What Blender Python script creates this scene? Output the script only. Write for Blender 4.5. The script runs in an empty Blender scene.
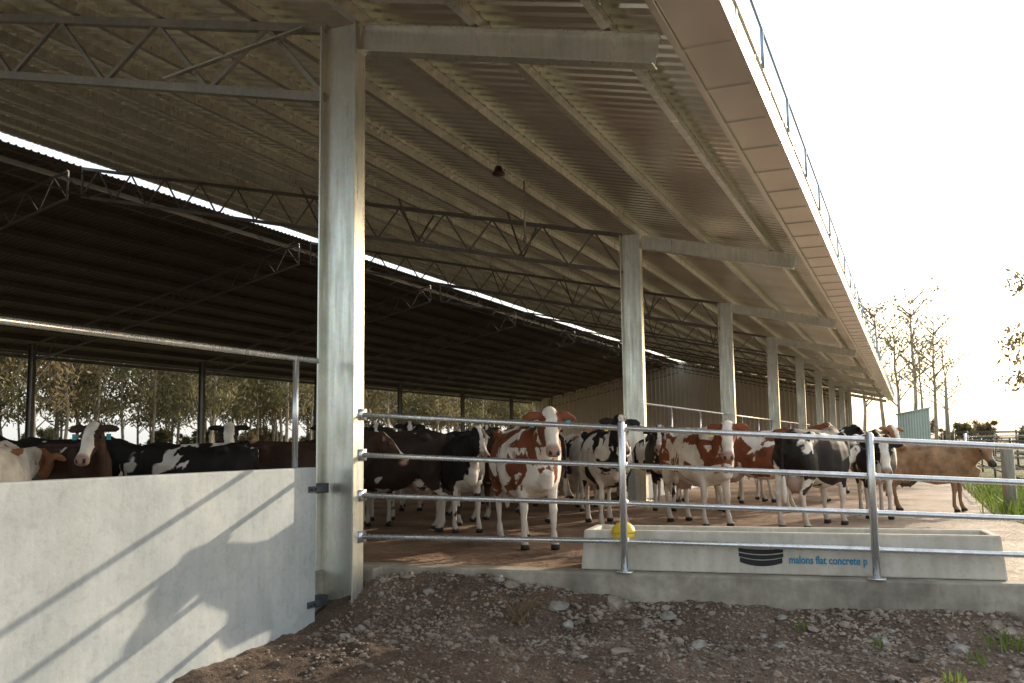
import bpy, bmesh, math, random
from mathutils import Vector, Matrix, noise
R = random.Random(7)
sc = bpy.context.scene
col = sc.collection
# ------------------------------------------------------------------ helpers
class MB:
    def __init__(s): s.v=[]; s.f=[]
    def add(s, vs, fs):
        o=len(s.v); s.v+= [tuple(v) for v in vs]; s.f+=[tuple(i+o for i in f) for f in fs]
    def box(s, a, b):
        x0,y0,z0=a; x1,y1,z1=b
        s.add([(x0,y0,z0),(x1,y0,z0),(x1,y1,z0),(x0,y1,z0),(x0,y0,z1),(x1,y0,z1),(x1,y1,z1),(x0,y1,z1)],
              [(0,3,2,1),(4,5,6,7),(0,1,5,4),(1,2,6,5),(2,3,7,6),(3,0,4,7)])
    def beam(s, a, b, w, h, up=(0,0,1)):
        a=Vector(a); b=Vector(b); t=(b-a).normalized(); u=Vector(up)
        l=t.cross(u)
        if l.length<1e-4: l=t.cross(Vector((0,1,0)))
        l.normalize(); u=l.cross(t).normalized()
        vs=[]
        for p in (a,b):
            for sx,sz in ((-1,-1),(1,-1),(1,1),(-1,1)):
                vs.append(p+l*sx*w/2+u*sz*h/2)
        s.add(vs,[(0,1,2,3),(7,6,5,4),(0,4,5,1),(1,5,6,2),(2,6,7,3),(3,7,4,0)])
    def tube(s, pts, rs, n=10, cap=True):
        pts=[Vector(p) for p in pts]
        if not isinstance(rs,(list,tuple)): rs=[rs]*len(pts)
        vs=[]; fs=[]
        t0=(pts[1]-pts[0]).normalized()
        ref=Vector((0,0,1)) if abs(t0.z)<.8 else Vector((1,0,0))
        for i,p in enumerate(pts):
            t=(pts[min(i+1,len(pts)-1)]-pts[max(i-1,0)]).normalized()
            l=t.cross(ref).normalized(); u=l.cross(t)
            for k in range(n):
                a=2*math.pi*k/n
                vs.append(p+(l*math.cos(a)+u*math.sin(a))*rs[i])
        for i in range(len(pts)-1):
            for k in range(n):
                k2=(k+1)%n
                fs.append((i*n+k,(i+1)*n+k,(i+1)*n+k2,i*n+k2))
        if cap:
            fs.append(tuple(range(n))); fs.append(tuple(reversed(range((len(pts)-1)*n,len(pts)*n))))
        s.add(vs,fs)
    def obj(s, name, mat, smooth=False, parent=None, bevel=0):
        me=bpy.data.meshes.new(name); me.from_pydata(s.v,[],s.f); me.update()
        if smooth:
            me.polygons.foreach_set('use_smooth',[True]*len(me.polygons))
        o=bpy.data.objects.new(name,me); col.objects.link(o)
        if mat: me.materials.append(mat)
        if parent: par(o,parent)
        if bevel:
            m=o.modifiers.new('b','BEVEL'); m.width=bevel; m.segments=2; m.limit_method='ANGLE'
        return o
def par(o,p):
    o.parent=p; o.matrix_parent_inverse=Matrix.Translation(-Vector(p.location))
def empty(name,loc):
    e=bpy.data.objects.new(name,None); e.location=loc; e.empty_display_size=.3; col.objects.link(e); return e
def tag(o,label,cat,group=None):
    o["label"]=label; o["category"]=cat
    if group: o["group"]=group
    return o

# ------------------------------------------------------------------ materials
def newmat(name):
    m=bpy.data.materials.new(name); m.use_nodes=True
    nt=m.node_tree; b=nt.nodes['Principled BSDF']
    return m,nt,b
def nz(nt,scale,detail=4,vec=None,rough=.55,dist=0):
    n=nt.nodes.new('ShaderNodeTexNoise'); n.inputs['Scale'].default_value=scale
    n.inputs['Detail'].default_value=min(detail,5); n.inputs['Roughness'].default_value=rough
    n.inputs['Distortion'].default_value=dist
    if vec: nt.links.new(vec,n.inputs['Vector'])
    return n
def ramp(nt,inp,stops):
    r=nt.nodes.new('ShaderNodeValToRGB')
    while len(r.color_ramp.elements)<len(stops): r.color_ramp.elements.new(.5)
    for e,(p,c) in zip(r.color_ramp.elements,stops):
        e.position=p; e.color=(*c,1) if len(c)==3 else c
    nt.links.new(inp,r.inputs[0]); return r
def coords(nt,kind='Object',scale=None):
    t=nt.nodes.new('ShaderNodeTexCoord'); o=t.outputs[kind]
    if scale:
        m=nt.nodes.new('ShaderNodeMapping'); m.inputs['Scale'].default_value=scale
        nt.links.new(o,m.inputs['Vector']); o=m.outputs[0]
    return o
def bump(nt,b,h,strength,dist=.02):
    n=nt.nodes.new('ShaderNodeBump'); n.inputs['Strength'].default_value=strength; n.inputs['Distance'].default_value=dist
    nt.links.new(h,n.inputs['Height']); nt.links.new(n.outputs[0],b.inputs['Normal'])
def mixc(nt,fac,a,b,mode='MIX'):
    m=nt.nodes.new('ShaderNodeMix'); m.data_type='RGBA'; m.blend_type=mode
    if isinstance(fac,(int,float)): m.inputs[0].default_value=fac
    else: nt.links.new(fac,m.inputs[0])
    for i,x in ((6,a),(7,b)):
        if isinstance(x,tuple): m.inputs[i].default_value=(*x,1)
        else: nt.links.new(x,m.inputs[i])
    return m.outputs[2]
def simple(name,c1,c2,scale=3,rough=.7,metal=0,bmp=.2,bscale=40,bd=.01,stretch=None,det=6):
    m,nt,b=newmat(name); v=coords(nt,'Object',stretch)
    n=nz(nt,scale,det,v); r=ramp(nt,n.outputs['Fac'],[(.32,c1),(.68,c2)])
    nt.links.new(r.outputs[0],b.inputs['Base Color'])
    b.inputs['Roughness'].default_value=rough; b.inputs['Metallic'].default_value=metal
    if bmp:
        n2=nz(nt,bscale,4,coords(nt)); bump(nt,b,n2.outputs['Fac'],bmp,bd)
    return m
def galv(name,c1,c2,metal=.55,rough=.45,streak=.7):
    m,nt,b=newmat(name); v=coords(nt)
    vo=nt.nodes.new('ShaderNodeTexVoronoi'); vo.inputs['Scale'].default_value=28; nt.links.new(v,vo.inputs['Vector'])
    n=nz(nt,1.6,3,v,.65)
    r=ramp(nt,n.outputs['Fac'],[(.3,c1),(.7,c2)])
    c=mixc(nt,.14,r.outputs[0],vo.outputs['Color'],'OVERLAY')
    v2=coords(nt,'Object',(6,6,.5)); n3=nz(nt,2.5,4,v2)
    r3=ramp(nt,n3.outputs['Fac'],[(.45,(1,1,1)),(.75,(.72,.68,.6))])
    c=mixc(nt,streak,c,r3.outputs[0],'MULTIPLY')
    nt.links.new(c,b.inputs['Base Color'])
    b.inputs['Metallic'].default_value=metal
    rr=ramp(nt,n3.outputs['Fac'],[(.3,(rough-.08,)*3),(.7,(rough+.10,)*3)])
    nt.links.new(rr.outputs[0],b.inputs['Roughness'])
    return m
M_galv=galv('galvanised_steel',(.64,.66,.60),(.82,.83,.75),.75,.32)
M_pipe=galv('galvanised_pipe',(.66,.69,.72),(.84,.86,.87),.8,.26)
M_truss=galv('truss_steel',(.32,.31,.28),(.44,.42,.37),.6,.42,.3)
M_dark=galv('dark_steel',(.14,.13,.115),(.22,.20,.175),.4,.5,.3)  # darker steel tone for far columns, trusses, bracing and yard fences
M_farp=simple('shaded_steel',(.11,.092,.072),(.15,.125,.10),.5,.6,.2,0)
M_gut=simple('gutter_steel',(.66,.64,.58),(.80,.78,.71),.8,.26,.8,0)
M_bracket=simple('painted_bracket',(.04,.05,.06),(.10,.11,.12),8,.5,.4)
def roofmat(name,k,metal=.8):
    m,nt,b=newmat(name); v=coords(nt)
    n=nz(nt,.35,4,v,.6); r=ramp(nt,n.outputs['Fac'],[(.3,(.74*k,.71*k,.62*k)),(.7,(.94*k,.91*k,.81*k))])
    mp=coords(nt,'Object',(.02,.9,.02)); wn=nt.nodes.new('ShaderNodeTexVoronoi'); wn.inputs['Scale'].default_value=1.3
    nt.links.new(mp,wn.inputs['Vector'])
    rr=ramp(nt,wn.outputs['Color'],[(.2,(.82,.82,.82)),(.8,(1,1,1))])
    c=mixc(nt,.8,r.outputs[0],rr.outputs[0],'MULTIPLY')
    nt.links.new(c,b.inputs['Base Color']); b.inputs['Metallic'].default_value=metal; b.inputs['Roughness'].default_value=.27
    return m
M_roof=roofmat('roof_sheet',1)
M_roof2=simple('roof_sheet_shaded',(.12,.098,.075),(.17,.14,.108),.5,.5,.2,0)  # far slope: same sheeting, its shade put into a darker base colour
def concrete(name,c1,c2,c3,streak=True,sc_=1.2):
    m,nt,b=newmat(name); v=coords(nt)
    n=nz(nt,sc_,5,v,.6,.3); r=ramp(nt,n.outputs['Fac'],[(.3,c1),(.55,c2),(.75,c3)])
    v2=coords(nt,'Object',(5,5,.6)); n2=nz(nt,1.7,4,v2,.6)
    r2=ramp(nt,n2.outputs['Fac'],[(.40,(.78,.76,.70)),(.62,(1,1,1))])
    c=mixc(nt,.6 if streak else .35,r.outputs[0],r2.outputs[0],'MULTIPLY')
    n4=nz(nt,14,5,v,.7); r4=ramp(nt,n4.outputs['Fac'],[(.35,(.8,.8,.78)),(.5,(1,1,1))])
    c=mixc(nt,.6,c,r4.outputs[0],'MULTIPLY')
    nt.links.new(c,b.inputs['Base Color']); b.inputs['Roughness'].default_value=.8
    bump(nt,b,n4.outputs['Fac'],.35,.012)
    return m
M_wall=concrete('wall_concrete',(.34,.38,.40),(.45,.49,.50),(.58,.60,.58),False)
M_trough=concrete('trough_concrete',(.46,.44,.38),(.60,.57,.50),(.72,.68,.60))
M_kerb=concrete('kerb_concrete',(.20,.18,.15),(.37,.34,.28),(.56,.52,.45),True,2.5)
def floormat():
    m,nt,b=newmat('yard_floor_surface'); v=coords(nt)
    n=nz(nt,.9,5,v,.65,.4); r=ramp(nt,n.outputs['Fac'],[(.3,(.10,.058,.035)),(.5,(.30,.185,.11)),(.7,(.50,.35,.24))])
    n2=nz(nt,9,5,v,.7); r2=ramp(nt,n2.outputs['Fac'],[(.35,(.4,.36,.34)),(.6,(1,1,1))])
    c=mixc(nt,.8,r.outputs[0],r2.outputs[0],'MULTIPLY')
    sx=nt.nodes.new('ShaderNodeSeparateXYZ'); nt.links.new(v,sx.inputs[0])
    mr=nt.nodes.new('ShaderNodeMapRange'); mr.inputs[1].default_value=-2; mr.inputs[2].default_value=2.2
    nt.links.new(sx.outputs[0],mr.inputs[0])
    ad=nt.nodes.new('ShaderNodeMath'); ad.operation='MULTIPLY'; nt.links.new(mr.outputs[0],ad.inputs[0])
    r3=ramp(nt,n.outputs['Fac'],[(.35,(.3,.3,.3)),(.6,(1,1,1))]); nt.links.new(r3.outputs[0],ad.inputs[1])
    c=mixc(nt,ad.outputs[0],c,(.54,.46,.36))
    nt.links.new(c,b.inputs['Base Color'])
    rg=ramp(nt,n2.outputs['Fac'],[(.3,(.35,)*3),(.6,(.8,)*3)]); nt.links.new(rg.outputs[0],b.inputs['Roughness'])
    bump(nt,b,n2.outputs['Fac'],.8,.05)
    return m
M_floor=floormat()
def groundmat():
    m,nt,b=newmat('ground_surface'); v=coords(nt)
    n=nz(nt,1.1,5,v,.65,.3); dirt=ramp(nt,n.outputs['Fac'],[(.3,(.12,.083,.060)),(.5,(.23,.168,.126)),(.7,(.37,.29,.225))])
    vo=nt.nodes.new('ShaderNodeTexVoronoi'); vo.inputs['Scale'].default_value=30; nt.links.new(v,vo.inputs['Vector'])
    rv=ramp(nt,vo.outputs['Distance'],[(.05,(1.0,1.0,1.0)),(.6,(.5,.45,.42))])
    d=mixc(nt,.7,dirt.outputs[0],rv.outputs[0],'MULTIPLY')
    n5=nz(nt,60,3,v,.7); r5=ramp(nt,n5.outputs['Fac'],[(.4,(.6,.55,.5)),(.65,(1.35,1.3,1.25))]); d=mixc(nt,.8,d,r5.outputs[0],'MULTIPLY')
    g=nz(nt,.5,5,v,.6); gr=ramp(nt,g.outputs['Fac'],[(.3,(.08,.10,.03)),(.5,(.15,.15,.05)),(.7,(.28,.23,.11))])
    sx=nt.nodes.new('ShaderNodeSeparateXYZ'); nt.links.new(v,sx.inputs[0])
    mr=nt.nodes.new('ShaderNodeMapRange'); mr.inputs[1].default_value=12; mr.inputs[2].default_value=15
    nt.links.new(sx.outputs[1],mr.inputs[0])
    c=mixc(nt,mr.outputs[0],d,gr.outputs[0])
    nt.links.new(c,b.inputs['Base Color']); b.inputs['Roughness'].default_value=.9
    n3=nz(nt,30,5,v,.7)
    bump(nt,b,n3.outputs['Fac'],.9,.05)
    return m
M_ground=groundmat()
M_stone=simple('stone',(.13,.10,.078),(.36,.30,.245),3.5,.85,0,.4,30)
M_rock=simple('rock',(.17,.16,.145),(.36,.335,.30),6,.85,0,.6,25,.02)
M_bark=simple('bark',(.20,.16,.12),(.46,.40,.32),2,.9,0,0)
def leafmat(name,c1,c2,tl=.45):
    m,nt,b=newmat(name); v=coords(nt,'Object')
    n=nz(nt,.8,2,v); r=ramp(nt,n.outputs['Fac'],[(.3,c1),(.7,c2)])
    nt.links.new(r.outputs[0],b.inputs['Base Color']); b.inputs['Roughness'].default_value=.6
    tr=nt.nodes.new('ShaderNodeBsdfTranslucent'); nt.links.new(r.outputs[0],tr.inputs[0])
    mx=nt.nodes.new('ShaderNodeMixShader'); mx.inputs[0].default_value=tl
    out=nt.nodes['Material Output']
    nt.links.new(b.outputs[0],mx.inputs[1]); nt.links.new(tr.outputs[0],mx.inputs[2]); nt.links.new(mx.outputs[0],out.inputs[0])
    return m
M_leaf=leafmat('eucalypt_leaves',(.095,.092,.04),(.23,.20,.09))
M_leaf2=leafmat('dry_leaves',(.14,.11,.055),(.30,.23,.12))
M_grass=leafmat('grass_blades',(.11,.18,.025),(.25,.32,.07))
M_dry=simple('dry_stems',(.14,.09,.05),(.25,.18,.1),5,.9,0,0)
M_tank=simple('shed_paint',(.42,.52,.46),(.50,.60,.53),1,.6,0,.1)
M_yellow=simple('yellow_plastic',(.75,.50,.02),(.82,.58,.04),3,.4,0,0)
M_black=simple('black_paint',(.012,.012,.012),(.02,.02,.02),5,.7,0,0)
M_blue=simple('blue_paint',(.02,.20,.36),(.04,.26,.42),5,.7,0,0)
M_light=simple('lamp_housing',(.05,.02,.02),(.12,.04,.035),5,.5,.2,0)
M_wood=simple('timber',(.20,.19,.15),(.34,.32,.26),3,.9,0,.4,25,.01,(8,8,1))
M_eye=newmat('eye_gloss')[0]; M_eye.node_tree.nodes['Principled BSDF'].inputs['Base Color'].default_value=(.01,.007,.005,1); M_eye.node_tree.nodes['Principled BSDF'].inputs['Roughness'].default_value=.12
M_water=newmat('trough_water')[0]; bb=M_water.node_tree.nodes['Principled BSDF']; bb.inputs['Base Color'].default_value=(.03,.04,.03,1); bb.inputs['Roughness'].default_value=.05

# ------------------------------------------------------------------ terrain
XC=-5.56
def ye(x): return 8.84+.109*(x+5.54)
def sst(a,b,x):
    t=max(0,min(1,(x-a)/(b-a))); return t*t*(3-2*t)
def gz(x,y):
    e=ye(max(-5.6,min(x,9)))
    fr=1-sst(e+.3,e+1.4,y)
    dist=max(0,min(e-y,9))
    z=-.10*(1-fr)+fr*(-.44-.045*dist)
    if y<e+.5:
        heap=.25*math.exp(-((x+4.6)/1.3)**2)*math.exp(-((e-.2-y)/.5)**2)+.17*math.exp(-((e-y)/.45)**2)
        z+=heap*(1 if -5.7<x<9 else 0)
    if abs(x)<20 and -5<y<14:
        z+=.04*noise.noise(Vector((x*1.1,y*1.1,3)))+.035*noise.noise(Vector((x*3.3,y*3.3,1)))+.03*noise.noise(Vector((x*9,y*9,5)))+.015*noise.noise(Vector((x*23,y*23,9)))
    return z if x>-5.7 else min(z,-.35)
def axis(lo,hi,step,far):
    a=[]; x=lo
    while x<=hi: a.append(x); x+=step
    s=step; x=hi
    r=[]
    while x<far: s*=1.35; x+=s; r.append(x)
    s=step; x=lo; l=[]
    while x>-far: s*=1.35; x-=s; l.append(x)
    return list(reversed(l))+a+r
xs=axis(-6.2,5,.04,4000); ys=axis(4.5,10,.04,4000)
g=MB(); nx=len(xs)
for y in ys:
    for x in xs: g.v.append((x,y,gz(x,y)))
for j in range(len(ys)-1):
    for i in range(nx-1):
        a=j*nx+i; g.f.append((a,a+1,a+nx+1,a+nx))
o=g.obj('ground',M_ground,True); o["kind"]="structure"

# yard floor + kerb
def prism(mb,poly,z0,z1):
    n=len(poly)
    mb.add([(x,y,z0) for x,y in poly]+[(x,y,z1) for x,y in poly],
      [tuple(reversed(range(n))),tuple(range(n,2*n))]+[(i,(i+1)%n,n+(i+1)%n,n+i) for i in range(n)])
f=MB(); prism(f,[(-41.5,-6),(XC-.3,-6),(XC-.3,ye(XC)+.25),(7,ye(7)+.25),(7,14.2),(1.5,15.8),(1.2,18),(1.2,101.5),(-41.5,101.5)],-.6,-.004)
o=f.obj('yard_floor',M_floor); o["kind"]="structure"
k=MB(); prism(k,[(XC+.26,ye(XC+.26)-.03),(7,ye(7)-.03),(7,ye(7)+.25),(XC-.3,ye(XC)+.25),(XC-.3,7.95),(XC-.18,7.95),(XC-.18,ye(XC)-.18),(XC+.26,ye(XC)-.18)],-.8,0)
o=k.obj('concrete_kerb',M_kerb,bevel=.02); o["kind"]="structure"

# ------------------------------------------------------------------ shed
shed=tag(empty('cattle_shed',(XC,8.4,-.45)),"large open-sided steel cattle shed with galvanised columns and corrugated roof","shed")
XR=-22.7; SL=.2235; ZC=6.15; XF=-38.2; XE=-40.4
def rz(x):
    ax=abs(x) if x>XR else abs(2*XR-x)
    return ZC+SL*(ax-5.56)
Y0,Y1=-4.0,101.4
frames=[8.4+11.6*n for n in range(-1,9)]
def sheet(xa,xb,name,mat):
    m=MB(); y=Y0; prof=[]
    while y<Y1:
        prof+=[(y,0),(y+.15,0),(y+.18,.036),(y+.22,.036),(y+.25,0)]; y+=.25
    for (y,h) in prof:
        m.v.append((xa,y,rz(xa)+h)); m.v.append((xb,y,rz(xb)+h))
    for i in range(len(prof)-1):
        m.f.append((2*i,2*i+1,2*i+3,2*i+2))
    return m.obj(name,mat,False,shed)
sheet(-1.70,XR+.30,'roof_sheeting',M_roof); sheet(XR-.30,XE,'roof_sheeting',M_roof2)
def ibeamcol(x,y,z0,z1,depth=.46,fl=.2,t=.018,mat=None):
    m=MB()
    m.box((x-depth/2,y-fl/2,z0),(x-depth/2+t,y+fl/2,z1))
    m.box((x+depth/2-t,y-fl/2,z0),(x+depth/2,y+fl/2,z1))
    m.box((x-depth/2+t,y-.006,z0),(x+depth/2-t,y+.006,z1))
    m.box((x-depth/2-.08,y-fl/2-.06,z0),(x+depth/2+.08,y+fl/2+.06,z0+.025))
    for sx in(-1,1):
        for sy in(-1,1):
            m.tube([(x+sx*(depth/2+.04),y+sy*.12,z0),(x+sx*(depth/2+.04),y+sy*.12,z0+.09)],.014,6)
    return m.obj('column',mat or M_galv,False,shed)
for i,y in enumerate(frames):
    ibeamcol(XC,y,-.5 if i<2 else 0,rz(XC)-.22)
    ibeamcol(XF,y,0,rz(XF)-.22,.34,.2,.018,M_dark)
def ibeam(mb,a,b,h,w,t=.016):
    a=Vector(a);b=Vector(b)
    d=(b-a).normalized(); up=Vector((0,0,1)); l=d.cross(up).normalized(); u=l.cross(d)
    mb.beam(a+u*(h/2-t/2),b+u*(h/2-t/2),w,t)
    mb.beam(a-u*(h/2-t/2),b-u*(h/2-t/2),w,t)
    mb.beam(a,b,.012,h-2*t)
for y in frames:
    m=MB(); xa=XC+.23; xb=-2.02
    ibeam(m,(xa,y,rz(xa)-.365),(xb,y,rz(xb)-.365),.30,.18)
    m.obj('canopy_beam',M_galv,False,shed)
    for s in (0,1):
        m=MB(); 
        if s: x0,x1=XF-.2,XR-.3
        else: x0,x1=XC-.2,XR+.3
        N=13 if (s or y>9) else 10
        top=lambda x:(x,y,rz(x)-.265); bot=lambda x:(x,y,rz(x)-(1.06 if y<9 else 1.12))
        cw,dw=(.07,.03) if s else ((.10,.05) if y<9 else (.085,.035))
        m.beam(top(x0),top(x1),cw,cw); m.beam(bot(x0),bot(x1),cw,cw)
        for i in range(N):
            a=x0+(x1-x0)*i/N; b=x0+(x1-x0)*(i+1)/N; c=(a+b)/2
            m.beam(bot(a),top(c),dw,dw); m.beam(top(c),bot(b),dw,dw)
        m.beam(bot(x1),top(x1),.05,.05)
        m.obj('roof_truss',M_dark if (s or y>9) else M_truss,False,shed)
m=MB(); m.beam((-6.0,8.28,rz(-6)-.3),(-8.0,8.28,rz(-8)-1.0),.07,.02); m.obj('knee_brace',M_galv,False,shed)
x=-2.5
while x>XR+.4:
    m=MB(); z=rz(x)
    m.box((x-.035,Y0+.05,z-.2),(x-.015,Y1-.05,z-.004)); m.box((x-.015,Y0+.05,z-.2),(x+.05,Y1-.05,z-.18))
    m.obj('purlin',M_galv,False,shed); x-=1.42
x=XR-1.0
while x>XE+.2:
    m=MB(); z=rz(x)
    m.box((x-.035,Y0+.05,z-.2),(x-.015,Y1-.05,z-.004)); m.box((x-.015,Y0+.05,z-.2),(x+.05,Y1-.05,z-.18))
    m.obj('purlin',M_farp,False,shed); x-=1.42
for y in frames[2:5]:
    for x in (-8.18,-11.02,-13.86):
        m=MB()
        for d in (-1,1): m.beam((x,y,rz(x)-1.1),(x,y+d*.9,rz(x)-.2),.035,.035)
        m.obj('fly_brace',M_dark,False,shed)
xx=XR+.62; m=MB(); zt=rz(xx)-.46; zb=zt-.66; y=8.4
m.beam((xx,Y0,zt),(xx,Y1,zt),.035,.035); m.beam((xx,Y0,zb),(xx,Y1,zb),.035,.035)
while y<Y1-2.9:
    m.beam((xx,y,zb),(xx,y+1.45,zt),.025,.025); m.beam((xx,y+1.45,zt),(xx,y+2.9,zb),.025,.025); y+=2.9
m.obj('ridge_bracing',M_dark,False,shed)
# gutter
GP=1.15
m=MB(); xi,xo=-1.85,-1.32; zb,zt=5.07,5.42
y=Y0
while y<Y1:
    yy=min(y+GP,Y1)-.008
    m.box((xi,y,zb),(xo,yy,zb+.012)); m.box((xo,y,zb),(xo+.012,yy,zt)); m.box((xi-.012,y,zb),(xi,yy,zt-.13))
    m.box((xo+.0125,y,zt-.03),(xo+.04,yy,zt))
    m.box((xi+.002,yy-.035,zb-.014),(xo-.002,yy+.015,zb-.001)); m.box((xo+.013,yy-.035,zb),(xo+.022,yy+.015,zt-.04))
    y+=GP
m.box((xi-.03,Y0,zb-.045),(xi+.03,Y1,zb-.016)); m.box((xo-.02,Y0,zb-.045),(xo+.03,Y1,zb-.016))
m.obj('gutter',M_gut,False,shed)
m=MB(); ze=rz(XE); m.box((XE-.25,Y0,ze-.2),(XE-.02,Y1,ze-.02)); m.obj('gutter',M_dark,False,shed)
M_rail=simple('guard_rail_paint',(.25,.36,.48),(.32,.44,.56),2,.5,.3,0)
m=MB(); xg=-1.25; y=Y0+.2
m.tube([(xg,Y0,5.74),(xg,Y1,5.74)],.014,6); 
while y<Y1:
    m.tube([(xg,y,5.3),(xg,y,5.74)],.02,6); y+=2.3
m.obj('gutter_guard_rail',M_rail,True,shed)
# end wall (far)
m=MB(); prof=[]; x=XE
while x<XC:
    prof+=[(x,0),(x+.24,0),(x+.30,.07),(x+.40,.07),(x+.46,0)]; x+=.46
for (x,h) in prof:
    m.v.append((x,Y1-.2-h,1.2)); m.v.append((x,Y1-.2-h,rz(min(max(x,XE),XC))-.02))
for i in range(len(prof)-1): m.f.append((2*i,2*i+2,2*i+3,2*i+1))
m.obj('end_wall',simple('wall_cladding',(.74,.69,.57),(.82,.77,.64),.5,.6,.0,0),False,shed)

lp=tag(empty('shed_lamp',(-6.15,14,5.75)),"dark red high bay lamp hung under the shed roof","lamp")
m=MB(); m.tube([(-6.15,14,5.80),(-6.15,14,5.83),(-6.15,14,5.87),(-6.15,14,5.94)],[.11,.11,.075,.055],16); m.obj('lamp_shade',M_light,True,lp)
m=MB(); m.tube([(-6.15,14,5.94),(-6.15,14,rz(-6.15)-.05)],.015,6); m.obj('hanger',M_truss,True,lp)
m=MB(); m.tube([(-6.5,16,rz(-6.5)-.1),(-6.5,16,5.15)],.018,8); m.tube([(-6.5,16,5.15),(-6.5,16,5.08)],.04,8)
tag(m.obj('drop_pipe',M_truss,True),"thin vertical steel pipe hanging from the shed roof","pipe")

# ------------------------------------------------------------------ walls with rail
def panelwall(y0,y1,zb,label):
    m=MB(); m.box((XC-.2,y0,zb),(XC-.04,y1,1.08))
    o=m.obj('concrete_wall',M_wall,bevel=.012); tag(o,label,"wall"); return o
panelwall(-4,8.04,-1.3,"smooth precast concrete panel wall bolted to the shed column")
panelwall(19.95,31.4,-.2,"low precast concrete wall between the shed columns")
panelwall(31.8,101,-.2,"long low precast concrete wall under the shed eave")
def piperail(y0,y1,posts,label):
    e=tag(empty('pipe_rail',(XC-.1,y0,1.08)),label,"rail")
    m=MB(); m.tube([(XC-.12,y0,2.18),(XC-.12,y1,2.18)],.029,10); m.obj('rail',M_pipe,True,e)
    for y in posts:
        m=MB(); m.tube([(XC-.12,y,1.05),(XC-.12,y,2.18)],.032,10); m.obj('post',M_pipe,True,e)
piperail(-3.5,8.15,[-3,0,2.2,7.78],"galvanised pipe rail above the concrete panel wall")
piperail(20.3,60,[20.4,23.9,27.5,31,35,39,43,50,57],"galvanised pipe rail on the low wall beside the columns")
for z in (.86,-.28):
    m=MB(); m.box((XC-.17,8.041,z-.05),(XC-.06,8.29,z+.05)); m.box((XC-.038,7.90,z-.03),(XC-.026,8.20,z+.03))
    for yy in (7.94,8.0): m.tube([(XC-.03,yy,z),(XC+.0,yy,z)],.013,6)
    tag(m.obj('wall_bracket',M_bracket,False),"dark steel bracket bolting the concrete panel to the column","bracket","wall brackets")

# ------------------------------------------------------------------ front fence
fe=tag(empty('rail_fence',(XC+.2,ye(XC)+.04,0)),"galvanised four-rail pipe fence along the kerb","fence")
def fl(t): x=-5.54+6.24*t; return x,ye(x)+.045
def fz(t,i):
    top=1.62-.40*min(t,1.4); bt=.35-.10*min(t,1.4)
    return bt+(top-bt)*i/3
for i in range(4):
    m=MB(); pts=[(XC+.21,8.47,fz(0,i))]
    for t in (.457,.831,1.2,1.85):
        x,y=fl(t); pts.append((x,y,fz(t,i)))
    m.tube(pts,.027,12); m.box((XC+.231,8.40,fz(0,i)-.06),(XC+.243,8.54,fz(0,i)+.06)); m.obj('rail',M_pipe,True,fe)
for t in (.457,.831,1.2,1.6):
    x,y=fl(t); m=MB(); m.tube([(x,y-.066,0),(x,y-.066,fz(t,3)+.05),(x,y-.066,fz(t,3)+.07)],[.036,.036,.02],14)
    m.box((x-.08,y-.11,.001),(x+.08,y+.02,.014))
    for i in range(4):
        z=fz(t,i); m.tube([(x-.04,y-.03,z),(x+.04,y-.03,z)],.038,10)
    m.obj('post',M_pipe,True,fe)

# ------------------------------------------------------------------ trough
tr=tag(empty('water_trough',(-1.2,9.5,0)),"long precast concrete water trough with painted lettering behind the fence","trough")
tdir=Vector((1,.109,0)).normalized(); tn=Vector((-tdir.y,tdir.x,0))
tp0=Vector((-3.18,ye(-3.18)+.13,0)); L=3.95; W=.7; Ht=.40
bm=bmesh.new()
def tp(a,b,z): return tp0+tdir*a+tn*b+Vector((0,0,z))
out=[(0,0),(L,0),(L,W),(0,W)]
vb=[bm.verts.new(tp(a,b,.003)) for a,b in out]
t_=.03
vt=[bm.verts.new(tp(a+(t_ if a==0 else -t_),b+(t_ if b==0 else -t_),Ht)) for a,b in out]
vi=[bm.verts.new(tp(a+(.11 if a==0 else -.11),b+(.11 if b==0 else -.11),Ht)) for a,b in out]
vd=[bm.verts.new(tp(a+(.16 if a==0 else -.16),b+(.16 if b==0 else -.16),.1)) for a,b in out]
bm.faces.new(list(reversed(vb)))
for A,B in ((vb,vt),(vt,vi),(vi,vd)):
    for i in range(4):
        j=(i+1)%4; bm.faces.new((A[i],A[j],B[j],B[i]))
bm.faces.new(vd)
me=bpy.data.meshes.new('basin'); bm.to_mesh(me); bm.free(); me.materials.append(M_trough)
o=bpy.data.objects.new('basin',me); col.objects.link(o); par(o,tr); mo=o.modifiers.new('b','BEVEL'); mo.width=.015; mo.segments=2
m=MB(); m.add([tp(.13,.13,.31),tp(L-.13,.13,.31),tp(L-.13,W-.13,.31),tp(.13,W-.13,.31)],[(0,1,2,3)]); m.obj('water',M_water,False,tr)
fn=(-tn+Vector((0,0,t_/Ht))).normalized(); fu=fn.cross(tdir).normalized()
def onface(a,z,off=.004): return tp(a,t_*z/Ht,z)+fn*off
def stripe(mb,a0,a1,zs_top,zs_bot):
    n=len(zs_top); vs=[]
    for i in range(n):
        a=a0+(a1-a0)*i/(n-1); vs+= [onface(a,zs_bot[i]),onface(a,zs_top[i])]
    mb.add(vs,[(2*i,2*i+2,2*i+3,2*i+1) for i in range(n-1)])
m=MB(); a0,a1=1.58,2.00; N=13
def arc(z,c): return [z-c*(1-((i/(N-1))*2-1)**2) for i in range(N)]
def stripe_at(mb,top,ct,bot,cb,x0=a0,x1=a1): stripe(mb,x0,x1,arc(top,ct),arc(bot,cb))
stripe_at(m,.275,.002,.258,.012)
m.obj('logo',M_blue,False,tr)
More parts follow.
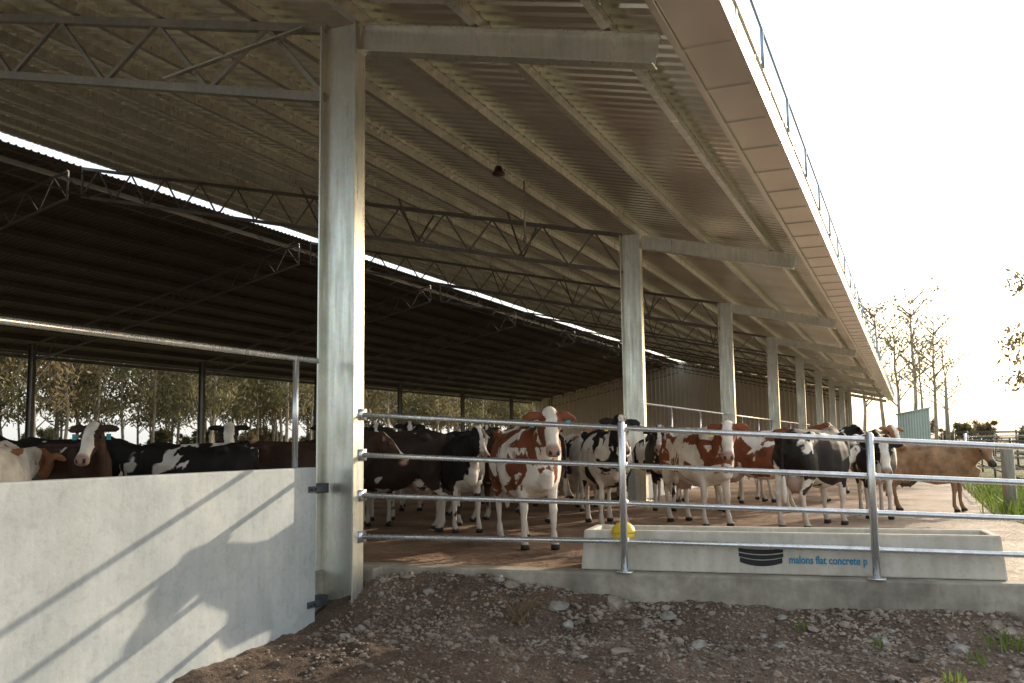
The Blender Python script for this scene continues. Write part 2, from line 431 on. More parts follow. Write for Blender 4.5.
m=MB(); stripe_at(m,.250,.014,.214,.022); stripe_at(m,.205,.022,.170,.028); stripe_at(m,.162,.028,.115,.036,a0+.01,a1-.01)
m.obj('logo',M_black,False,tr)
cu=bpy.data.curves.new('txt','FONT'); cu.body="malons flat concrete p"; cu.size=.10; cu.offset=.0025
to=bpy.data.objects.new('txt',cu); col.objects.link(to)
bpy.context.view_layer.update()
dg=bpy.context.evaluated_depsgraph_get()
me=bpy.data.meshes.new_from_object(to.evaluated_get(dg)); bpy.data.objects.remove(to)
sx_=.71/max(v.co.x for v in me.vertices)
me.transform(Matrix.Diagonal((sx_,1,1,1)))
org=onface(2.05,.115,.006); mat3=Matrix((tdir,fu,fn)).transposed(); me.transform(Matrix.Translation(org)@mat3.to_4x4())
me.materials.clear(); me.materials.append(M_blue)
lo=bpy.data.objects.new('lettering',me); col.objects.link(lo); par(lo,tr)
yf=MB(); c=tp(.44,.05,.37)
pts=[];rs=[]
for i in range(8):
    a=i/7*math.pi/2; pts.append(c+Vector((0,0,.12*math.sin(a)))); rs.append(max(.004,.125*math.cos(a)))
yf.tube(pts,rs,18); yf.tube([c,c+Vector((0,0,-.07))],[.125,.10],18)
tag(yf.obj('float_cover',M_yellow,True),"yellow plastic float valve cover at the trough end","float")

# ------------------------------------------------------------------ stones
def rockmesh(mb,c,r,seed,sub=1):
    bm=bmesh.new(); bmesh.ops.create_icosphere(bm,subdivisions=sub,radius=1)
    sx,sy,sz=R.uniform(.8,1.35),R.uniform(.7,1.1),R.uniform(.45,.8); rot=Matrix.Rotation(R.uniform(0,6.28),3,'Z')@Matrix.Rotation(R.uniform(-.4,.4),3,'X')
    vs=[]
    for v in bm.verts:
        p=v.co*(1+.5*noise.noise(v.co*1.6+Vector((seed,0,0)))); p=Vector((p.x*sx,p.y*sy,p.z*sz)); vs.append(Vector(c)+rot@p*r)
    mb.add(vs,[tuple(x.index for x in f.verts) for f in bm.faces]); bm.free()
g=MB()
for i in range(15000):
    x=R.uniform(-5.4,3.2); e=ye(x); d=abs(R.gauss(0,1.2)); y=e-.04-d
    if y<5: continue
    cl=noise.noise(Vector((x*1.3,y*1.3,7)))+.5*noise.noise(Vector((x*4,y*4,2)))
    if cl<0 and R.random()<.6: continue
    r=R.choice([.006,.008,.010,.012,.015,.018,.022])*R.uniform(.8,1.3)
    if R.random()<.06: r*=2.0
    rockmesh(g,(x,y,gz(x,y)+r*.1),r,i)
o=g.obj('gravel',M_stone,False); o["kind"]="stuff"; tag(o,"loose brown gravel and rubble below the concrete kerb","gravel")
for i in range(44):
    x=R.uniform(-5.2,2.6); y=ye(x)-.12-abs(R.gauss(0,.6))
    r=R.choice([.035,.045,.055,.07,.085])*R.uniform(.85,1.15)
    if i==0: x,y,r=-2.75,ye(-2.75)-.22,.11
    mb=MB(); rockmesh(mb,(0,0,0),r,i*3.1,2); ob=mb.obj('rock',M_rock if i%3 else M_stone,False); ob.location=(x,y,gz(x,y)+r*.05)
    tag(ob,"grey broken rock lying on the rubble ground" if i%3 else "brown broken rock lying on the rubble ground","rock","rocks on the rubble")

# ------------------------------------------------------------------ plants
def blades(mb,cx,cy,n,rad,h,w=.008,z=None):
    for i in range(n):
        a=R.uniform(0,6.28); rr=rad*math.sqrt(R.random()); x=cx+rr*math.cos(a); y=cy+rr*math.sin(a); z0=gz(x,y) if z is None else z
        hh=h*R.uniform(.5,1.1); b=R.uniform(0,6.28); lx,ly=math.cos(b),math.sin(b); ln=R.uniform(.2,.8)*hh
        p=[(x-ly*w,y+lx*w,z0-.02),(x+ly*w,y-lx*w,z0-.02),(x+lx*ln*.4+ly*w*.8,y+ly*ln*.4-lx*w*.8,z0+hh*.6),(x+lx*ln*.4-ly*w*.8,y+ly*ln*.4+lx*w*.8,z0+hh*.6),(x+lx*ln,y+ly*ln,z0+hh)]
        mb.add(p,[(0,1,2,3),(3,2,4)])
for (x,y,n,rd,h) in ((.62,8.9,36,.14,.18),(.2,7.9,22,.09,.10),(-1.0,8.9,14,.06,.09),(.9,8.6,26,.12,.13),(-.35,8.7,12,.05,.09),(.4,8.5,16,.08,.12)):
    mb=MB(); blades(mb,0,0,n,rd,h,.007,0); ob=mb.obj('weed_tuft',M_grass); ob.location=(x,y,gz(x,y)); tag(ob,"small green weed tuft growing in the gravel","weed","weeds in the gravel")
mb=MB()
for i in range(45):
    a=R.uniform(0,6.28); l=R.uniform(.15,.4); mb.tube([(R.uniform(-.1,.1),R.uniform(-.1,.1),0),(math.cos(a)*l*.5,math.sin(a)*l*.5,l*.6),(math.cos(a)*l,math.sin(a)*l,l*R.uniform(.4,.8))],[.004,.003,.002],4)
ob=mb.obj('dead_shrub',M_dry); ob.location=(-3.5,8.35,gz(-3.5,8.35)); tag(ob,"dry twiggy dead weed on the rubble heap","plant")
mb=MB()
for i in range(420):
    x=R.uniform(1.6,9); y=R.uniform(16.6,28)
    blades(mb,x,y,26,.55,.36,.014)
o=mb.obj('grass',M_grass); o["kind"]="stuff"; tag(o,"long green grass beside the yard","grass")

def treetpl(seed,h,crown,leafn,clumps,leafs,spread=1.0,lean=0,size=1.0,tk=.014):
    rr=random.Random(seed); t=MB(); c=MB()
    base=Vector((0,0,-.3)); top=Vector((rr.uniform(-.05,.05)*h+lean,rr.uniform(-.05,.05)*h,h*.86)); pts=[base]
    for i in range(1,7): pts.append(base.lerp(top,i/6)+Vector((rr.uniform(-.15,.15),rr.uniform(-.15,.15),0)))
    r0=h*tk; t.tube(pts,[r0*(1-.8*i/6) for i in range(7)],7)
    ends=[top]
    for i in range(clumps):
        s=rr.uniform(crown,.98); p=base.lerp(top,s); k=min(5,int(s*6)); p=pts[k].lerp(pts[k+1],s*6-k) if k<6 else p
        a=rr.uniform(0,6.28); l=h*rr.uniform(.10,.24)*spread*(1.25-s*.6)
        q=p+Vector((math.cos(a)*l,math.sin(a)*l,l*rr.uniform(.5,1.3))); mid=p.lerp(q,.5)+Vector((0,0,-l*.08))
        t.tube([p,mid,q],[r0*.38,r0*.24,r0*.09],5); ends.append(q)
        for j in range(2):
            a2=a+rr.uniform(-1.2,1.2); l2=l*.5; q2=mid+Vector((math.cos(a2)*l2,math.sin(a2)*l2,l2*rr.uniform(.4,1)))
            t.tube([mid,q2],[r0*.18,r0*.07],4); ends.append(q2)
    for e in ends:
        if rr.random()<.12: continue
        R0=h*rr.uniform(.045,.085)*size
        for i in range(leafn):
            d=Vector((rr.gauss(0,1),rr.gauss(0,1),rr.gauss(0,.62)))*R0*.62
            p=e+d; s=leafs*rr.uniform(.6,1.3); u=Vector((rr.uniform(-1,1),rr.uniform(-1,1),rr.uniform(-1.6,.2))).normalized(); w=u.cross(Vector((rr.uniform(-1,1),rr.uniform(-1,1),rr.uniform(-1,1)))).normalized()
            c.add([p-u*s,p+w*s*.35,p+u*s,p-w*s*.35],[(0,1,2,3)])
    tm=bpy.data.meshes.new('trunk'); tm.from_pydata(t.v,[],t.f); tm.polygons.foreach_set('use_smooth',[True]*len(tm.polygons)); tm.materials.append(M_bark)
    cm=bpy.data.meshes.new('crown'); cm.from_pydata(c.v,[],c.f); cm.materials.append(M_leaf if seed%3 else M_leaf2)
    return tm,cm
def puttree(tpl,loc,rot,s,label,group=None,name='eucalypt_tree'):
    e=empty(name,loc); e.rotation_euler=(0,0,rot); e.scale=(s,s,s)
    for nm,me in (('trunk',tpl[0]),('crown',tpl[1])):
        ob=bpy.data.objects.new(nm,me); col.objects.link(ob); ob.parent=e
    tag(e,label,"tree" if name=='eucalypt_tree' else "bush",group)
tpls=[treetpl(i+2,17,.22,30,20,.30,.7,0,1.1,.010) for i in range(5)]
for i in range(195):
    y=24+i*1.13+R.uniform(-1.5,1.5); x=-56-R.uniform(0,8)-(i%4)*8
    puttree(R.choice(tpls),(x,y,-.1),R.uniform(0,6.28),R.uniform(.8,1.15),"slender eucalypt in the tree belt beyond the shed","tree belt beyond the shed")
under=[treetpl(51+i*2,4,.02,60,18,.22,1.7,0,1.7) for i in range(3)]
for i in range(80):
    puttree(under[i%3],(-66-R.uniform(0,30),30+i*2.9,-.4),R.uniform(0,6),R.uniform(.6,1.0),"low scrubby bush under the tree belt","understorey bushes",'scrub_bush')
sparse=treetpl(11,17,.40,14,14,.24,1.0); sparse2=treetpl(13,17,.45,5,18,.24,1.0); sparse3=treetpl(17,17,.35,7,18,.24,1.0)
puttree(sparse,(-2.6,106,-.1),.3,1.02,"tall sparse eucalypt with thin foliage beyond the shed end")
puttree(sparse2,(.6,108,-.1),2.3,1.1,"tall nearly bare eucalypt with forked limbs")
puttree(sparse2,(2.6,115,-.1),4.0,1.0,"nearly bare eucalypt with drooping leaves")
puttree(sparse3,(-5,118,-.1),5.1,1.0,"half bare eucalypt behind the shed end")
puttree(sparse,(1.6,126,-.1),1.5,.9,"thin eucalypt among the bare trees")
puttree(sparse3,(-.9,112,-.1),.9,.95,"half bare forked eucalypt behind the pump shed")
puttree(sparse3,(4.2,124,-.1),3.1,.85,"short half bare eucalypt near the power pole")
puttree(treetpl(21,9,.35,60,14,.16,1.3),(6.9,46,-.1),1.2,1.0,"leafy eucalypt standing beside the yard")
for i in range(46):
    a=i/45; puttree(under[i%3],(2+a*110+R.uniform(-1,1),150+R.uniform(-10,25),-.6),R.uniform(0,6),R.uniform(.7,1.1),"low bushy shrub on the distant paddock edge","distant paddock bushes",'scrub_bush')

# pump shed, pole
tk=tag(empty('pump_shed',(.2,92,0)),"pale green corrugated pump shed with low sloping roof","shed")
m=MB(); n=24
for i in range(n+1):
    x=-1.0+2.7*i/n; dy=.05 if i%2 else 0
    m.v+= [(x,92-dy,-.2),(x,92-dy,3.4+.5*i/n)]
for i in range(n): m.f.append((2*i,2*i+2,2*i+3,2*i+1))
m.box((-1.0,92.02,-.2),(1.7,94.5,3.35))
m.obj('wall',M_tank,False,tk)
m=MB(); m.add([(-1.15,91.8,3.4),(1.85,91.8,3.98),(1.85,94.7,3.98),(-1.15,94.7,3.4),(-1.15,91.8,3.48),(1.85,91.8,4.06),(1.85,94.7,4.06),(-1.15,94.7,3.48)],[(0,3,2,1),(4,5,6,7),(0,1,5,4),(1,2,6,5),(2,3,7,6),(3,0,4,7)]); m.obj('roof',M_tank,False,tk)
po=tag(empty('power_pole',(3.4,99,0)),"timber power pole with a crossarm","pole")
m=MB(); m.tube([(3.4,99,-.2),(3.4,99,7)],[.16,.11],8); m.obj('pole',M_wood,True,po)
m=MB(); m.beam((2.9,99,6.6),(3.9,99,6.6),.1,.1); m.obj('crossarm',M_wood,False,po)

def yardfence(p0,p1,n,rails,top,label,mat=M_pipe,pw=.05,group=None,rr=.022):
    p0=Vector(p0);p1=Vector(p1); e=tag(empty('yard_fence',p0),label,"fence",group)
    for i in range(rails):
        z=top*(i+1)/rails-.03; m=MB(); m.tube([p0+Vector((0,0,z)),p1+Vector((0,0,z))],rr,6); m.obj('rail',mat,True,e)
    for i in range(n+1):
        p=p0.lerp(p1,i/n); m=MB(); m.tube([p+Vector((0,0,-.3)),p+Vector((0,0,top+.05))],pw,8); m.obj('post',mat,True,e)
yardfence((2.6,24,-.1),(2.6,60,-.1),6,4,1.3,"steel feed rail fence running beside the yard",M_dark,.035,None,.025)
yardfence((1.62,19.4,-.1),(14,21.5,-.1),5,4,1.12,"pipe fence across the grass with weathered posts",M_wood,.115,None,.022)
yardfence((1.4,29,-.1),(16,30,-.1),7,5,1.45,"steel feed rail fence across the yard end",M_pipe,.04,None,.022)
yardfence((2.0,40,-.1),(22,40,-.1),8,5,1.6,"cattle yard panel fence in the paddock",M_dark)
yardfence((2.0,52,-.1),(30,52,-.1),10,5,1.7,"cattle yard panel fence in the paddock",M_dark)
yardfence((2.0,70,-.1),(40,72,-.1),12,5,1.7,"cattle yard panel fence in the paddock",M_dark)
yardfence((XF-.3,0,0),(XF-.3,101,0),26,4,1.5,"pipe fence along the open side of the shed",M_dark)

# ------------------------------------------------------------------ cows
def coatmat(name,dark,white,thr,seed,scale=1.5,pink=(.45,.25,.2)):
    m,nt,b=newmat(name)
    t=nt.nodes.new('ShaderNodeTexCoord'); mp=nt.nodes.new('ShaderNodeMapping'); mp.inputs['Location'].default_value=(seed*3.7,seed*1.9,seed*.7)
    nt.links.new(t.outputs['Object'],mp.inputs['Vector'])
    n=nz(nt,scale,4,mp.outputs[0],.55,.6)
    at=nt.nodes.new('ShaderNodeAttribute'); at.attribute_name='zone'
    s=nt.nodes.new('ShaderNodeSeparateColor'); nt.links.new(at.outputs['Color'],s.inputs[0])
    ad=nt.nodes.new('ShaderNodeMath'); ad.operation='ADD'; nt.links.new(n.outputs['Fac'],ad.inputs[0]); nt.links.new(s.outputs[2],ad.inputs[1])
    r=ramp(nt,ad.outputs[0],[(max(0,thr-.010),(0,0,0)),(min(1,thr+.010),(1,1,1))])
    n2=nz(nt,5,4,mp.outputs[0]); 
    dk=ramp(nt,n2.outputs['Fac'],[(.3,tuple(c*.6 for c in dark)),(.7,tuple(c*1.45 for c in dark))])
    wh=ramp(nt,n2.outputs['Fac'],[(.25,tuple(c*k for c,k in zip(white,(.62,.56,.50)))),(.6,white)])
    c=mixc(nt,r.outputs[0],dk.outputs[0],wh.outputs[0])
    sx=nt.nodes.new('ShaderNodeSeparateXYZ'); nt.links.new(t.outputs['Object'],sx.inputs[0])
    mr=nt.nodes.new('ShaderNodeMapRange'); mr.inputs[1].default_value=.8; mr.inputs[2].default_value=.0; mr.inputs[3].default_value=.05; mr.inputs[4].default_value=1.0
    nt.links.new(sx.outputs[2],mr.inputs[0])
    mm=nt.nodes.new('ShaderNodeMath'); mm.operation='MULTIPLY'; nt.links.new(mr.outputs[0],mm.inputs[0]); nt.links.new(n2.outputs['Fac'],mm.inputs[1])
    c=mixc(nt,mm.outputs[0],c,(.12,.075,.045))
    c=mixc(nt,s.outputs[0],c,pink); c=mixc(nt,s.outputs[1],c,(.03,.025,.02))
    nt.links.new(c,b.inputs['Base Color']); b.inputs['Roughness'].default_value=.7; b.inputs['Specular IOR Level'].default_value=.25
    v2=nt.nodes.new('ShaderNodeMapping'); v2.inputs['Scale'].default_value=(25,60,20); nt.links.new(t.outputs['Object'],v2.inputs['Vector'])
    n3=nz(nt,2,3,v2.outputs[0]); bump(nt,b,n3.outputs['Fac'],.5,.01)
    return m
def loft(mb,secs,n=18,hint=(0,0,1),power=1.0):
    P=[Vector(s[0]) for s in secs]; vs=[]; fs=[]; hint=Vector(hint)
    for i,s in enumerate(secs):
        t=(P[min(i+1,len(P)-1)]-P[max(i-1,0)]).normalized(); l=t.cross(hint).normalized(); u=l.cross(t)
        for k in range(n):
            a=2*math.pi*k/n; ca,sa=math.cos(a),math.sin(a)
            ca=math.copysign(abs(ca)**power,ca); sa=math.copysign(abs(sa)**power,sa)
            vs.append(P[i]+l*ca*s[1]+u*sa*s[2])
    m=len(P)
    for i in range(m-1):
        for k in range(n):
            k2=(k+1)%n; fs.append((i*n+k,i*n+k2,(i+1)*n+k2,(i+1)*n+k))
    fs.append(tuple(reversed(range(n)))); fs.append(tuple(range((m-1)*n,m*n)))
    mb.add(vs,fs)
def ball(mb,c,rx,ry,rz_,n=12):
    secs=[]
    for i in range(n+1):
        a=-math.pi/2+math.pi*i/n; secs.append(((c[0]+rx*math.sin(a),c[1],c[2]),max(.003,ry*math.cos(a)),max(.003,rz_*math.cos(a))))
    loft(mb,secs,14)
def cowmesh(seed,yaw=0,elev=.62,hp=.75,vox=.021,thin=1.0,udder=True,step=0.0,headwhite=0):
    rr=random.Random(seed); mb=MB()
    B=[(-.86,1.17,.05,.06),(-.82,1.17,.14,.15),(-.72,1.15,.225,.24),(-.55,1.11,.26,.29),(-.36,1.04,.275,.34),(-.12,.985,.345,.39),(.12,.955,.365,.415),(.36,.97,.325,.405),(.56,1.01,.255,.375),(.70,1.03,.20,.33),(.80,1.05,.14,.26),(.86,1.06,.08,.14)]
    loft(mb,[((x,0,z),w*thin,h) for x,z,w,h in B],24,power=.86)
    for sy in(-1,1):
        ball(mb,(-.46,sy*.215,1.315),.085,.07,.065)
        ball(mb,(-.81,sy*.11,1.25),.055,.045,.055)
        ball(mb,(.52,sy*.17,1.08),.15,.10,.29)
    loft(mb,[((-.6,0,1.37),.045,.05),((-.3,0,1.38),.04,.035),((.2,0,1.365),.04,.035),((.5,0,1.40),.05,.05),((.7,0,1.33),.06,.06)],10)
    loft(mb,[((.62,0,.70),.05,.08),((.78,0,.80),.095,.17),((.86,0,.92),.07,.13)],12)
    if udder:
        ball(mb,(-.46,0,.66),.22,.16,.17)
        for sx in(-.54,-.38):
            for sy in(-.07,.07): mb.tube([(sx,sy,.58),(sx,sy,.47)],[.022,.014],8)
    for k,sy in enumerate((-1,1)):
        dx=step*(1 if k else -1)
        y=sy*.165*thin
        loft(mb,[((.50,y*.95,1.02),.09,.16),((.47,y*1.05,.82),.085,.125),((.46+dx*.2,y*1.05,.66),.066,.085),((.49+dx*.5,y,.52),.048,.056),((.50+dx*.6,y,.44),.052,.058),((.495+dx*.7,y,.38),.040,.044),((.49+dx*.85,y,.22),.030,.034),((.50+dx,y,.14),.041,.046),((.525+dx,y,.08),.038,.044),((.545+dx,y,.045),.052,.064),((.55+dx,y,0.0),.058,.072)],12,hint=(1,0,0))
        y=sy*.175*thin; dx=-dx*.8
        loft(mb,[((-.58,y*.9,1.18),.10,.18),((-.56,y*1.12,.98),.125,.215),((-.53+dx*.2,y*1.22,.80),.105,.17),((-.59+dx*.3,y*1.18,.66),.066,.105),((-.68+dx*.5,y*1.05,.55),.043,.062),((-.72+dx*.6,y,.49),.043,.060),((-.70+dx*.7,y,.41),.034,.042),((-.68+dx*.85,y,.24),.031,.036),((-.67+dx,y,.15),.041,.048),((-.645+dx,y,.09),.039,.047),((-.62+dx,y,.045),.053,.066),((-.615+dx,y,0),.058,.073)],12,hint=(1,0,0))
    sw=rr.uniform(-.05,.05)
    loft(mb,[((-.80,0,1.35),.035,.035),((-.875,0,1.30),.034,.03),((-.90,sw*.3,1.1),.022,.022),((-.905,sw*.7,.8),.018,.018),((-.90,sw,.62),.034,.034),((-.90,sw,.5),.042,.042),((-.90,sw,.38),.02,.02)],10,hint=(1,0,0))
    p0=Vector((.66,0,1.10)); Ln=.60; ny=yaw*.62
    poll=p0+Vector((math.cos(elev)*math.cos(ny)*Ln,math.cos(elev)*math.sin(ny)*Ln,math.sin(elev)*Ln))
    pm=p0.lerp(poll,.5)+Vector((.05,0,.0))
    hd=Vector((math.cos(hp)*math.cos(yaw),math.cos(hp)*math.sin(yaw),-math.sin(hp)))
    hl=Vector((-math.sin(yaw),math.cos(yaw),0)); hu=hd.cross(hl); hu=hu if hu.z>0 else -hu
    up=Vector((0,0,1))
    nb=-hu*.05
    loft(mb,[(p0+Vector((-.12,0,-.04)),.16,.30),(p0.lerp(pm,.5)+Vector((0,0,-.01)),.13,.235),(pm,.105,.185),(pm.lerp(poll,.6)+nb*.4,.090,.145),(poll+nb+hd*.03,.080,.115)],16)
    H=[(-.07,.0,.055,.05),(-.03,-.005,.088,.085),(.05,-.02,.104,.115),(.12,-.03,.120,.132),(.18,-.035,.118,.130),(.25,-.035,.090,.116),(.33,-.03,.070,.094),(.40,-.025,.066,.080),(.455,-.02,.078,.078),(.50,-.02,.086,.074),(.535,-.022,.076,.060),(.555,-.025,.045,.035)]
    loft(mb,[(poll+hd*s+hu*o,w,h) for s,o,w,h in H],18,hint=tuple(hu),power=.9)
    ball_c=poll+hu*.075; mb.tube([ball_c-hu*.05,ball_c,ball_c+hu*.025],[.06,.05,.02],10)
    for sy in(-1,1):
        a=poll+hd*.045+hl*sy*.08+hu*.03
        dr=rr.uniform(-.30,.02)
        dirn=(hl*sy*1.0-hd*.12+up*dr).normalized()
        loft(mb,[(a,.022,.03),(a+dirn*.06,.024,.052),(a+dirn*.12+up*-.005,.020,.062),(a+dirn*.18+up*-.015,.018,.045),(a+dirn*.225+up*-.02,.012,.018)],10,hint=tuple((-hd*.3+up).normalized()))
        c=poll+hd*.15+hl*sy*.098+hu*.03; mb.tube([c-hd*.035,c,c+hd*.035],[.015,.034,.015],8)
    me=bpy.data.meshes.new('c'); me.from_pydata(mb.v,[],mb.f); me.update()
    o=bpy.data.objects.new('c',me); col.objects.link(o)
    md=o.modifiers.new('r','REMESH'); md.mode='VOXEL'; md.voxel_size=vox; md.use_smooth_shade=True
    sm=o.modifiers.new('s','SMOOTH'); sm.factor=.5; sm.iterations=3
    dg=bpy.context.evaluated_depsgraph_get(); dg.update()
    nm=bpy.data.meshes.new_from_object(o.evaluated_get(dg)); bpy.data.objects.remove(o); bpy.data.meshes.remove(me)
    nm.name='cow'
    at=nm.color_attributes.new('zone','FLOAT_COLOR','POINT')
    nv=len(nm.vertices); buf=[0.0]*(4*nv); co=[0.0]*(3*nv)
    nm.vertices.foreach_get('co',co)
    nrm=[tuple(v.vector) for v in nm.vertex_normals]
    ref=Vector((.3,0,1)); sv=Vector((seed,0,0)); s3=Vector((seed,3,0))
    for i in range(nv):
        p=Vector(co[3*i:3*i+3]); q=p-poll; s=q.dot(hd); lt=q.dot(hl); u=q.dot(hu); rad=(q-hd*s).length
        r_=g_=b_=0.0
        if rad<.26 and s>-.1 and s<.6 and (p-ref).length>.45:
            b_=-.22
            if abs(lt)<.20 and rad<.17:
                wdt=.030+ .028*max(0,(s-.2)/.3) + (.035 if headwhite>1 else 0)
                if u>-.02 and abs(lt)<wdt+.02*noise.noise(p*11+sv) and s>-.02 and headwhite: b_=.6
            if s>.43 and rad<.13:
                r_=min(1,(s-.43)/.05)
                if s>.47 and min(abs(lt-.042),abs(lt+.042))<.016 and abs(u-.012)<.022: g_=1; r_=1
        else:
            if p.z<.55: b_=.22*min(1,(.55-p.z)/.1)
            if p.z>.5 and p.z<.75 and abs(p.y)<.2: b_=.12
            if p.z>1.15 and p.x>.3: b_=-.06
            if udder and p.z<.74 and p.z>.42 and abs(p.y)<.13 and -.68<p.x<-.22: r_=.8
            if p.x<-.86 and p.z<.68: b_=.4
        if p.z<.06: g_=1
        buf[4*i:4*i+4]=[r_,g_,b_,1]
        if p.z>.2:
            k=.008*noise.noise(p*6+s3); n_=nrm[i]
            co[3*i]+=n_[0]*k; co[3*i+1]+=n_[1]*k; co[3*i+2]+=n_[2]*k
    at.data.foreach_set('color',buf)
    nm.vertices.foreach_set('co',co); nm.update()
    eyes=[poll+hd*.158+hl*sy*.113+hu*.018 for sy in(-1,1)]
    tags=[(poll+hd*.045+hl*sy*.20+up*-.045,hd.copy(),hl.copy()) for sy in(-1,1)]
    return nm,eyes,tags
bm=bmesh.new(); bmesh.ops.create_uvsphere(bm,u_segments=12,v_segments=8,radius=.024); eme=bpy.data.meshes.new('eye'); bm.to_mesh(eme); bm.free(); eme.materials.append(M_eye); eme.polygons.foreach_set('use_smooth',[True]*len(eme.polygons))
M_tagy=simple('tag_yellow',(.8,.6,.05),(.8,.6,.05),1,.5,0,0); M_tagb=simple('tag_teal',(.02,.35,.38),(.02,.35,.38),1,.5,0,0)
WHITE=(.84,.79,.70)
BLK=(.012,.010,.009); DBR=(.045,.022,.014); RED=(.185,.056,.022); JER=(.33,.20,.11); TAN=(.34,.16,.075)
def cow(x,y,head,s,dark,thr,seed,label,yaw=0,elev=.62,hp=.75,vox=.024,hw=1,step=.05,scale=1.5,tagm=None,z=0,pink=(.38,.24,.19),thin=1):
    me,eyes,tags=cowmesh(seed,yaw,elev,hp,vox,thin,True,step,hw)
    me.materials.append(coatmat('cow_coat',dark,WHITE,thr,seed,scale,pink))
    o=bpy.data.objects.new('cow',me); col.objects.link(o); o.location=(x,y,z); o.rotation_euler=(0,0,math.radians(head)); o.scale=(s,s,s)
    tag(o,label,"cow","dairy cows in the shed")
    for e in eyes:
        eo=bpy.data.objects.new('eye',eme); col.objects.link(eo); eo.parent=o; eo.location=e
    if tagm:
        for (c,hd,hl) in tags:
            t=MB(); a=Vector((hd.x,hd.y,0)).normalized()*.055; l=hl*.026; dz=Vector((0,0,-.07))
            t.add([c+a-l,c+a+l,c+a+l+dz,c+a-l+dz,c+a*1.1-l,c+a*1.1+l,c+a*1.1+l+dz,c+a*1.1-l+dz],[(0,1,2,3),(7,6,5,4),(0,4,5,1),(1,5,6,2),(2,6,7,3),(3,7,4,0)])
            to=t.obj('ear_tag',tagm); to.parent=o
    return o
# main group
cow(-7.25,12.4,203,1.07,(.035,.022,.016),.62,3,"dark brown and white cow standing side-on beside the big column",yaw=-.3,elev=.2,vox=.022,scale=1.9)
cow(-7.3,15.8,200,1.07,BLK,.72,8,"black cow standing behind the others",yaw=.3)
cow(-4.6,11.25,-52,1.08,RED,.475,9,"red and white cow facing out with white blaze",yaw=-.15,elev=.78,hp=.95,vox=.016,scale=2.4,tagm=M_tagb,hw=2)
cow(-5.8,17.4,-67,1.05,TAN,.42,10,"white cow with light brown patches facing out",yaw=.2)
cow(-4.45,14.2,-62,1.07,BLK,.50,24,"black and white cow facing out beside the red cow",yaw=0,elev=.75,hp=.95,vox=.018,scale=2.2,hw=1,tagm=M_tagy)
cow(-6.8,21,20,1.05,BLK,.45,14,"mostly white cow standing further inside")
cow(-4.4,17.9,-80,1.05,BLK,.6,15,"black cow facing out from the back of the group")
cow(-3.1,14.7,-50,1.07,RED,.47,12,"red and white cow with head turned outward",yaw=-.5,elev=.55,hp=.95,vox=.018,scale=2.1,tagm=M_tagy,hw=2)
cow(-1.35,14.8,66,1.03,BLK,.56,13,"black cow with white belly and legs standing in the sun",yaw=-.3,elev=-.1,hp=1.0,vox=.02,scale=1.5)
cow(-.60,16.95,-82,1.0,BLK,.53,27,"black and white cow with white blaze facing out",yaw=.05,elev=.18,hp=1.0,vox=.02,scale=2.0,hw=2)
cow(.28,18.35,-8,.86,JER,.93,17,"light brown jersey cow looking toward the fence",yaw=-1.15,elev=.40,hp=.75,vox=.02,hw=0,pink=(.06,.05,.045))
cow(-2.2,20.6,25,1.05,BLK,.62,18,"black cow behind the sunlit group")
cow(-9.4,16.8,-62,1.07,BLK,.62,19,"black cow with raised head inside the shed",elev=.85)
cow(-2.6,17.6,10,1.05,RED,.55,51,"reddish cow standing behind the red and white cow",scale=1.8)
cow(-8.6,19.0,-70,1.05,DBR,.60,52,"dark brown cow facing out deep in the shed",elev=.8)
cow(-7.3,18.6,-60,1.05,BLK,.60,53,"black and white cow facing out deep in the shed",elev=.7)
cow(-6.2,14.5,185,1.05,DBR,.63,54,"dark brown cow standing behind the red cow",yaw=.2,elev=.3)
cow(-1.0,23.5,-60,1.05,TAN,.45,55,"brown and white cow in the outer yard")
cow(-5.2,20.2,160,1.05,BLK,.5,56,"black and white cow side-on at the back")
cow(-3.4,20.4,-95,1.05,DBR,.55,57,"dark brown and white cow looking out")
cow(-6.4,12.9,-50,1.02,BLK,.60,58,"black cow with white legs between the side-on cows",elev=.6)
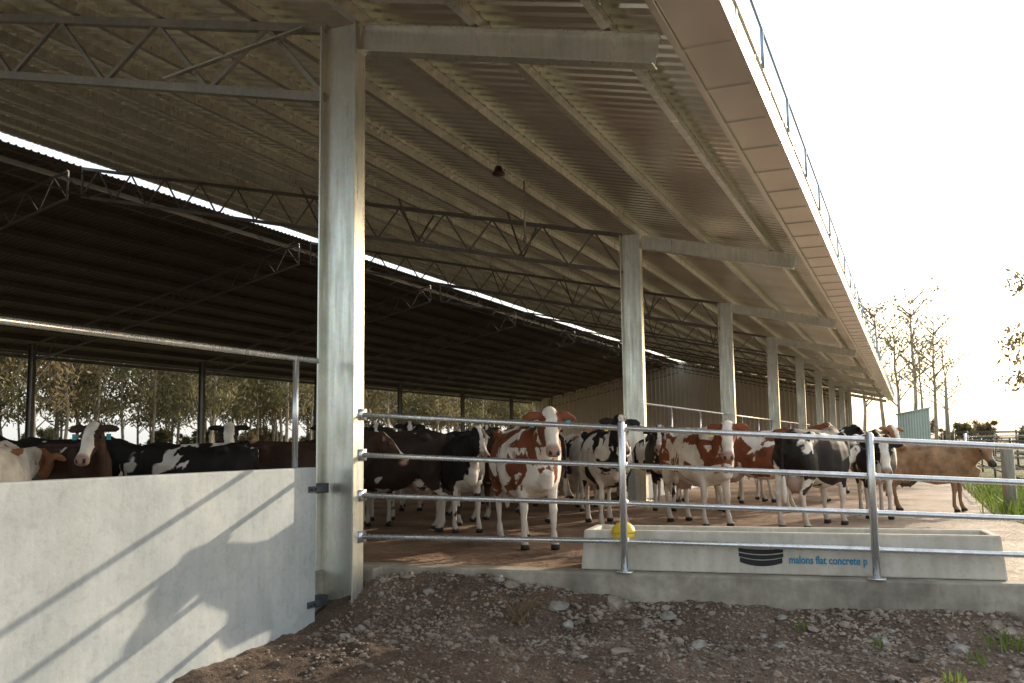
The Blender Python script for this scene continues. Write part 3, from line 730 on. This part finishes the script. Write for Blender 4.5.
# behind the concrete wall
cow(-8.9,6.75,110,.97,TAN,.44,31,"light red and white cow behind the concrete wall",elev=.3)
cow(-9.45,8.35,-12,.97,DBR,.62,33,"dark brown cow with white face looking over the wall",yaw=-.95,elev=.95,hp=.85,vox=.018,hw=2,tagm=M_tagb)
cow(-8.7,9.7,203,.96,BLK,.57,35,"black and white cow side-on behind the concrete wall",scale=1.5)
cow(-9.9,11.9,-52,1.02,BLK,.6,36,"black cow with white blaze behind the wall",elev=.85,hw=2)
cow(-7.75,10.7,20,.97,DBR,.72,37,"dark brown cow standing near the big column",yaw=.2)
cow(-9.4,13.9,-58,1.02,BLK,.60,38,"black and white cow with lifted head",elev=.95,hw=1)
cow(-8.2,13.6,-62,1.02,BLK,.60,39,"black and white cow looking out beside the column",elev=.8)
cow(-11.6,10.2,200,1.03,BLK,.65,40,"black cow standing deeper in the shed")

# ------------------------------------------------------------------ light
w=bpy.data.worlds.new("World"); sc.world=w; w.use_nodes=True; nt=w.node_tree
sky=nt.nodes.new('ShaderNodeTexSky'); sky.sky_type='NISHITA'; sky.sun_disc=False
sd=Vector((.85,2.0,.64)); el=math.atan2(sd.z,math.hypot(sd.x,sd.y)); rot=math.atan2(sd.x,sd.y)
sky.sun_elevation=el; sky.sun_rotation=rot; sky.dust_density=3.5; sky.air_density=1.0; sky.ozone_density=1.0
mx=nt.nodes.new('ShaderNodeMix'); mx.data_type='RGBA'; mx.blend_type='ADD'; mx.inputs[0].default_value=1
nt.links.new(sky.outputs[0],mx.inputs[6]); mx.inputs[7].default_value=(5.2,5.35,5.4,1)
bg=nt.nodes['Background']; bg.inputs[1].default_value=.15; nt.links.new(mx.outputs[2],bg.inputs[0])
sl=bpy.data.lights.new('sun','SUN'); sl.energy=5; sl.angle=math.radians(.5); sl.color=(1,.84,.64)
so=bpy.data.objects.new('sun',sl); col.objects.link(so); so.rotation_euler=(-sd).to_track_quat('-Z','Y').to_euler()

# ------------------------------------------------------------------ camera
th=math.radians(23.0); ph=math.radians(6.23)
F=Vector((-math.sin(th)*math.cos(ph),math.cos(th)*math.cos(ph),math.sin(ph))); Rt=Vector((math.cos(th),math.sin(th),0)); U=Rt.cross(F)
roll=.013
Rr=(Rt-U*roll).normalized(); Uu=(U+Rt*roll).normalized()
cam=bpy.data.cameras.new('camera'); co=bpy.data.objects.new('camera',cam); col.objects.link(co)
cam.sensor_width=36; cam.lens=32.7; cam.clip_end=9000; cam.clip_start=.05
co.matrix_world=Matrix.Translation((0,0,1.3))@Matrix((Rr,Uu,-F)).transposed().to_4x4()
sc.camera=co
sc.view_settings.view_transform='Standard'; sc.view_settings.look='None'; sc.view_settings.exposure=0
